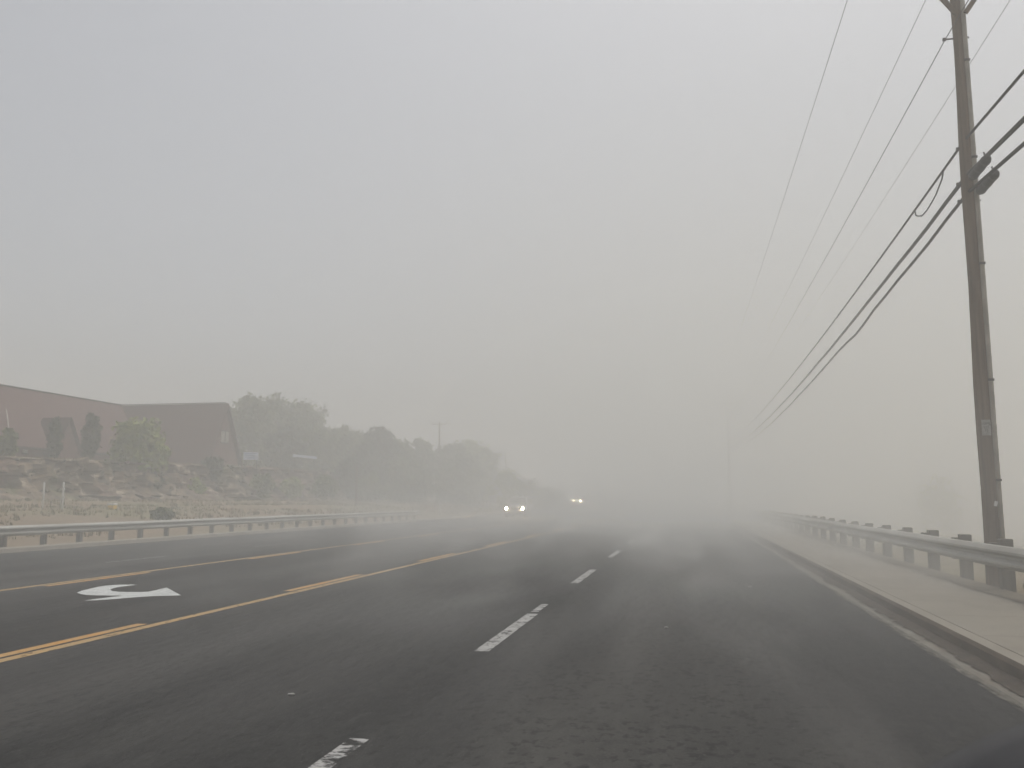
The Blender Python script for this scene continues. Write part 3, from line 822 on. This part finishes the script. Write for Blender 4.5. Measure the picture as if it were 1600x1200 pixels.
for (px, lb, thin) in [(66.5, 'left one of two white marker posts standing on the grass verge', 0), (97, 'right one of two white marker posts, with small brackets on it', 1)]:
    b, t = V(px, 796, 39), V(px, 753, 39)
    r = empty('marker_post', b); h = t.z - b.z
    bm = bmesh.new(); tube(bm, [(0, 0, -.3), (0, 0, h * .97), (0, 0, h)], [.048, .048, .03], 10); link('post', bm, M['white_obj'], r, True)
    bm = bmesh.new(); tube(bm, [(-.22 if thin else -.16, 0, h * .6), (.32 if thin else .05, 0, h * .6)], .008, 6); link('crossbar', bm, M['steel_dark'], r)
    if thin:
        for zz in (.45, .74):
            bm = bmesh.new(); box(bm, (.05, 0, h * zz), (.07, .06, .09), .005); link('bracket', bm, M['white_obj'], r)
    tag(r, lb, 'marker post', 'white marker posts on the verge')
b = V(79.5, 785, 39)
r = empty('marker_flag', (b.x, 39, b.z - .35))
bm = bmesh.new(); tube(bm, [(0, 0, 0), (0, 0, .4)], .008, 6); link('wire', bm, M['steel_dark'], r)
bm = bmesh.new(); vs = [bm.verts.new(p) for p in [(-.07, 0, .32), (.07, 0, .32), (0, 0, .46)]]; bm.faces.new(vs); bmesh.ops.solidify(bm, geom=bm.faces[:], thickness=.006); link('flag', bm, M['white_obj'], r)
tag(r, 'tiny white triangular flag between the two white marker posts', 'flag')

b, t = V(175, 801, 43), V(175, 786, 43)
r = empty('utility_pedestal', b); h = t.z - b.z
bm = bmesh.new(); box(bm, (0, 0, h * .38), (.36, .3, h * .78), .02); link('body', bm, M['yellow_obj'], r)
bm = bmesh.new(); box(bm, (0, 0, h * .88), (.40, .34, h * .22), .03); link('cap', bm, M['white_obj'], r)
tag(r, 'yellow utility box with a white cap on the grass verge', 'utility box')

b, t = V(687, 805, 74), V(687, 776, 74)
r = empty('delineator_post', b); h = t.z - b.z
bm = bmesh.new(); box(bm, (0, 0, h / 2), (.1, .04, h), .01); link('post', bm, M['white_obj'], r)
bm = bmesh.new(); box(bm, (0, -.025, h * .85), (.08, .01, .2), .0); link('reflector', bm, M['tag'], r)
tag(r, 'thin white roadside delineator below the slim pole', 'delineator')

b, t = V(556, 800, 80), V(556, 727, 80)
r = empty('wooden_post', b); h = t.z - b.z
bm = bmesh.new(); tube(bm, [(0, 0, -.3), (0, 0, h * .5), (.02, 0, h)], [.11, .1, .08], 10); link('post', bm, M['wood'], r, True)
bm = bmesh.new(); box(bm, (0, 0, h + .02), (.2, .2, .04), .005); link('cap', bm, M['steel_dark'], r)
tag(r, 'plain dark wooden post in front of the rock face', 'post')

def small_pole(px, pb, pt, D, label, arm):
    b, t = V(px, pb, D), V(px, pt, D); h = t.z - b.z
    r = empty('utility_pole', b)
    bm = bmesh.new(); tube(bm, [(0, 0, -.3), (0, 0, h)], [.16, .1], 10); link('pole', bm, M['wood'], r, True)
    bm = bmesh.new(); box(bm, (0, -.12, h - .35), (arm, .1, .12), .01); link('crossarm', bm, M['wood'], r)
    for dx in (-.42, .42, 0):
        bm = bmesh.new(); tube(bm, [(dx * arm, -.12, h - .29), (dx * arm, -.12, h - .1)], [.05, .04], 8); link('insulator', bm, M['steel_dark'], r)
    return tag(r, label, 'utility pole')
small_pole(686, 730, 659, 128, 'slim utility pole with a short crossarm rising over the left trees', 2.6)
small_pole(597, 700, 664, 130, 'pole top just showing above the dark pointed tree', .9)
small_pole(790, 790, 706, 140, 'slim hazy pole at the right end of the left tree line', 1.2)

# ------------------------------------------------------------------ cars
def make_car(paint, name='car'):
    """faces -Y, length ~4.7 m, tall estate body"""
    r = empty(name)
    # stations along the length: y, half width at sill, belt, belt z, bottom z
    def loft(secs, name, m, smooth=True):
        bm = bmesh.new(); prev = None
        for ring in secs:
            cur = [bm.verts.new(p) for p in ring]
            if prev:
                for k in range(len(cur)): bm.faces.new((prev[k], prev[(k + 1) % len(cur)], cur[(k + 1) % len(cur)], cur[k]))
            else: bm.faces.new(cur[::-1])
            prev = cur
        bm.faces.new(prev)
        bmesh.ops.recalc_face_normals(bm, faces=bm.faces[:])
        return link(name, bm, m, r, smooth)
    def sec(y, hw, zb, zt_, crown=.04):
        return [(-hw * .92, y, zb), (-hw, y, zb + .14), (-hw, y, zb + (zt_ - zb) * .62), (-hw * .94, y, zt_ - .04), (-hw * .7, y, zt_), (0, y, zt_ + crown), (hw * .7, y, zt_), (hw * .94, y, zt_ - .04), (hw, y, zb + (zt_ - zb) * .62), (hw, y, zb + .14), (hw * .92, y, zb), (0, y, zb - .02)]
    loft([sec(-2.34, .70, .38, .66), sec(-2.30, .80, .32, .80), sec(-2.15, .90, .28, .93), sec(-1.6, .93, .26, 1.0), sec(-1.0, .94, .26, 1.06), sec(0, .95, .26, 1.08), sec(1.4, .95, .26, 1.08), sec(2.1, .93, .30, 1.06), sec(2.32, .86, .38, .98)], 'body', paint)
    def gsec(y, hb, ht, z0, z1):
        return [(-hb, y, z0), (-ht, y, z1 - .06), (-ht * .8, y, z1), (ht * .8, y, z1), (ht, y, z1 - .06), (hb, y, z0)]
    loft([gsec(-1.12, .86, .84, 1.03, 1.14), gsec(-.35, .87, .72, 1.05, 1.66), gsec(.1, .88, .70, 1.05, 1.74), gsec(1.3, .88, .69, 1.05, 1.74), gsec(1.9, .87, .69, 1.05, 1.64), gsec(2.22, .84, .76, 1.03, 1.2)], 'cabin', paint)
    bm = bmesh.new()
    poly(bm, [(-.76, -1.14, 1.16), (.76, -1.14, 1.16), (.63, -.42, 1.65), (-.63, -.42, 1.65)])
    bmesh.ops.solidify(bm, geom=bm.faces[:], thickness=.02); link('windscreen', bm, M['glass'], r)
    for s in (-1, 1):
        bm = bmesh.new(); poly(bm, [(s * .885, -.75, 1.12), (s * .885, 1.9, 1.12), (s * .735, 1.75, 1.6), (s * .735, -.15, 1.62)])
        bmesh.ops.solidify(bm, geom=bm.faces[:], thickness=.02); link('side_window', bm, M['glass'], r)
        bm = bmesh.new(); box(bm, (s * 1.02, -.82, 1.16), (.2, .1, .15), .03); link('mirror', bm, paint, r)
        bm = bmesh.new(); box(bm, (s * .69, -2.29, .74), (.30, .10, .17), .03); lo = link('headlight', bm, M['glass'], r)
        bm = bmesh.new(); bmesh.ops.create_uvsphere(bm, u_segments=12, v_segments=8, radius=.10); bmesh.ops.translate(bm, vec=(s * .70, -2.335, .74), verts=bm.verts); link('lamp', bm, M['headlamp'], lo, True)
        for yy in (-1.45, 1.45):
            bm = bmesh.new(); tube(bm, [(s * .72, yy, .34), (s * .94, yy, .34)], .34, 20); wl = link('wheel', bm, M['tyre'], r, False)
            bm = bmesh.new(); tube(bm, [(s * .93, yy, .34), (s * .955, yy, .34)], .22, 16); link('rim', bm, M['rim'], wl)
        bm = bmesh.new(); box(bm, (s * .6, .75, 1.79), (.04, 1.5, .04), .01); link('roof_rail', bm, M['black'], r)
    bm = bmesh.new(); box(bm, (0, -2.33, .71), (.9, .08, .17), .02); link('grille', bm, M['black'], r)
    bm = bmesh.new(); box(bm, (0, -2.34, .44), (1.56, .12, .20), .04); link('bumper', bm, M['black'], r)
    bm = bmesh.new(); box(bm, (0, -2.41, .46), (.32, .02, .16), .003); link('number_plate', bm, M['white_obj'], r)
    return r
q = V(804, 797, 77 - 2.3)
c1 = make_car(M['paint_silver']); c1.location = P(q.x - off(77), 77, 0.0)
tag(c1, 'nearer oncoming silver car with both headlights lit', 'car', 'oncoming cars with lit headlights')
q = V(899, 784, 165 - 2.3)
c2 = make_car(M['paint_dark']); c2.location = P(q.x - off(165), 165, 0.0); c2.rotation_euler.z = math.atan(.126)
tag(c2, 'farther oncoming car, only its two lit headlights showing through dust', 'car', 'oncoming cars with lit headlights')

# ------------------------------------------------------------------ the photographer's own dashboard edge
db = empty('dashboard', (.35, .5, 1.1))
bm = bmesh.new()
def dpt(px, py, Y): return V(px, py, Y) - Vector((.35, .5, 1.1))
prof = [(1420, 1215), (1455, 1196), (1490, 1176), (1525, 1158), (1560, 1143), (1600, 1130), (1650, 1118), (1710, 1110), (1790, 1108)]
prev = None
for k, (px, py) in enumerate(prof):
    e = dpt(px, py, .55)
    ring = [e + Vector((0, .06, -.14)), e + Vector((0, .02, -.02)), e, e + Vector((.004, -.03, .004)), e + Vector((.01, -.12, -.012)), e + Vector((.02, -.2, -.03)), e + Vector((.02, -.2, -.16))]
    cur = [bm.verts.new(p) for p in ring]
    if prev:
        for j in range(len(cur)): bm.faces.new((prev[j], prev[(j + 1) % len(cur)], cur[(j + 1) % len(cur)], cur[j]))
    else: bm.faces.new(cur)
    prev = cur
bm.faces.new(prev[::-1]); bmesh.ops.recalc_face_normals(bm, faces=bm.faces[:])
o = link('cowl', bm, M['dash'], db, True)
tag(db, 'dark out-of-focus dashboard edge in the bottom right corner', 'dashboard')

# ------------------------------------------------------------------ haze and blowing dust
def vol(name, color, dens, aniso=.0):
    m = bpy.data.materials.new(name); m.use_nodes = True
    t = m.node_tree; t.nodes.clear()
    out = t.nodes.new('ShaderNodeOutputMaterial'); v = t.nodes.new('ShaderNodeVolumePrincipled')
    v.inputs['Color'].default_value = (*color, 1); v.inputs['Density'].default_value = dens; v.inputs['Anisotropy'].default_value = aniso
    t.links.new(v.outputs[0], out.inputs['Volume'])
    return m, t, v
m, t, v = vol('haze air', (.97, .976, .953), .0047)
bm = bmesh.new(); box(bm, (0, 255, 11.5), (1300, 800, 30)); tag(link('haze', bm, m), kind='stuff')
m, t, v = vol('blown dust', (.97, .972, .946), .02)
m.cycles.volume_step_rate = .35
tc = t.nodes.new('ShaderNodeTexCoord'); sx = t.nodes.new('ShaderNodeSeparateXYZ'); t.links.new(tc.outputs['Object'], sx.inputs[0])
def mrange(src, a, b, c, d, typ='SMOOTHSTEP'):
    n = t.nodes.new('ShaderNodeMapRange'); n.interpolation_type = typ
    n.inputs['From Min'].default_value = a; n.inputs['From Max'].default_value = b; n.inputs['To Min'].default_value = c; n.inputs['To Max'].default_value = d
    t.links.new(src, n.inputs['Value']); return n.outputs[0]
def mth(op, a, b):
    n = t.nodes.new('ShaderNodeMath'); n.operation = op
    for i, q in enumerate((a, b)):
        if isinstance(q, (int, float)): n.inputs[i].default_value = q
        else: t.links.new(q, n.inputs[i])
    return n.outputs[0]
X, Y, Z = sx.outputs
side = mrange(X, -22, 6, .0, 1.0)
low = mrange(Z, 0, 3.2, 1.0, 0.0)
high = mrange(Z, 5, 19, 1.0, 0.15)
near = mrange(Y, 2, 15, .42, 1.0)
edge = mrange(X, -21, 2, .05, 1.0)
far = mrange(Y, 34, 92, 1.0, .10)
mp = t.nodes.new('ShaderNodeMapping'); mp.inputs['Scale'].default_value = (.55, .14, .9); mp.inputs['Rotation'].default_value = (0, 0, .25)
t.links.new(tc.outputs['Object'], mp.inputs[0])
nz = t.nodes.new('ShaderNodeTexNoise'); nz.inputs['Scale'].default_value = 1.0; nz.inputs['Detail'].default_value = 3; nz.inputs['Distortion'].default_value = .6
t.links.new(mp.outputs[0], nz.inputs['Vector'])
wisp = mrange(nz.outputs['Fac'], .44, .70, .06, 3.5)
dn = mth('ADD', mth('MULTIPLY', mth('MULTIPLY', mth('MULTIPLY', low, edge), wisp), .0175), mth('MULTIPLY', mth('MULTIPLY', mth('MULTIPLY', side, high), mrange(Y, 9, 42, .35, 1.0)), .056))
t.links.new(mth('MULTIPLY', mth('MULTIPLY', dn, near), far), v.inputs['Density'])
bm = bmesh.new(); box(bm, (40, 120, 9.4), (200, 250, 20)); bmesh.ops.translate(bm, vec=(0, 0, 0), verts=bm.verts)
tag(link('dust_cloud', bm, m), kind='stuff')
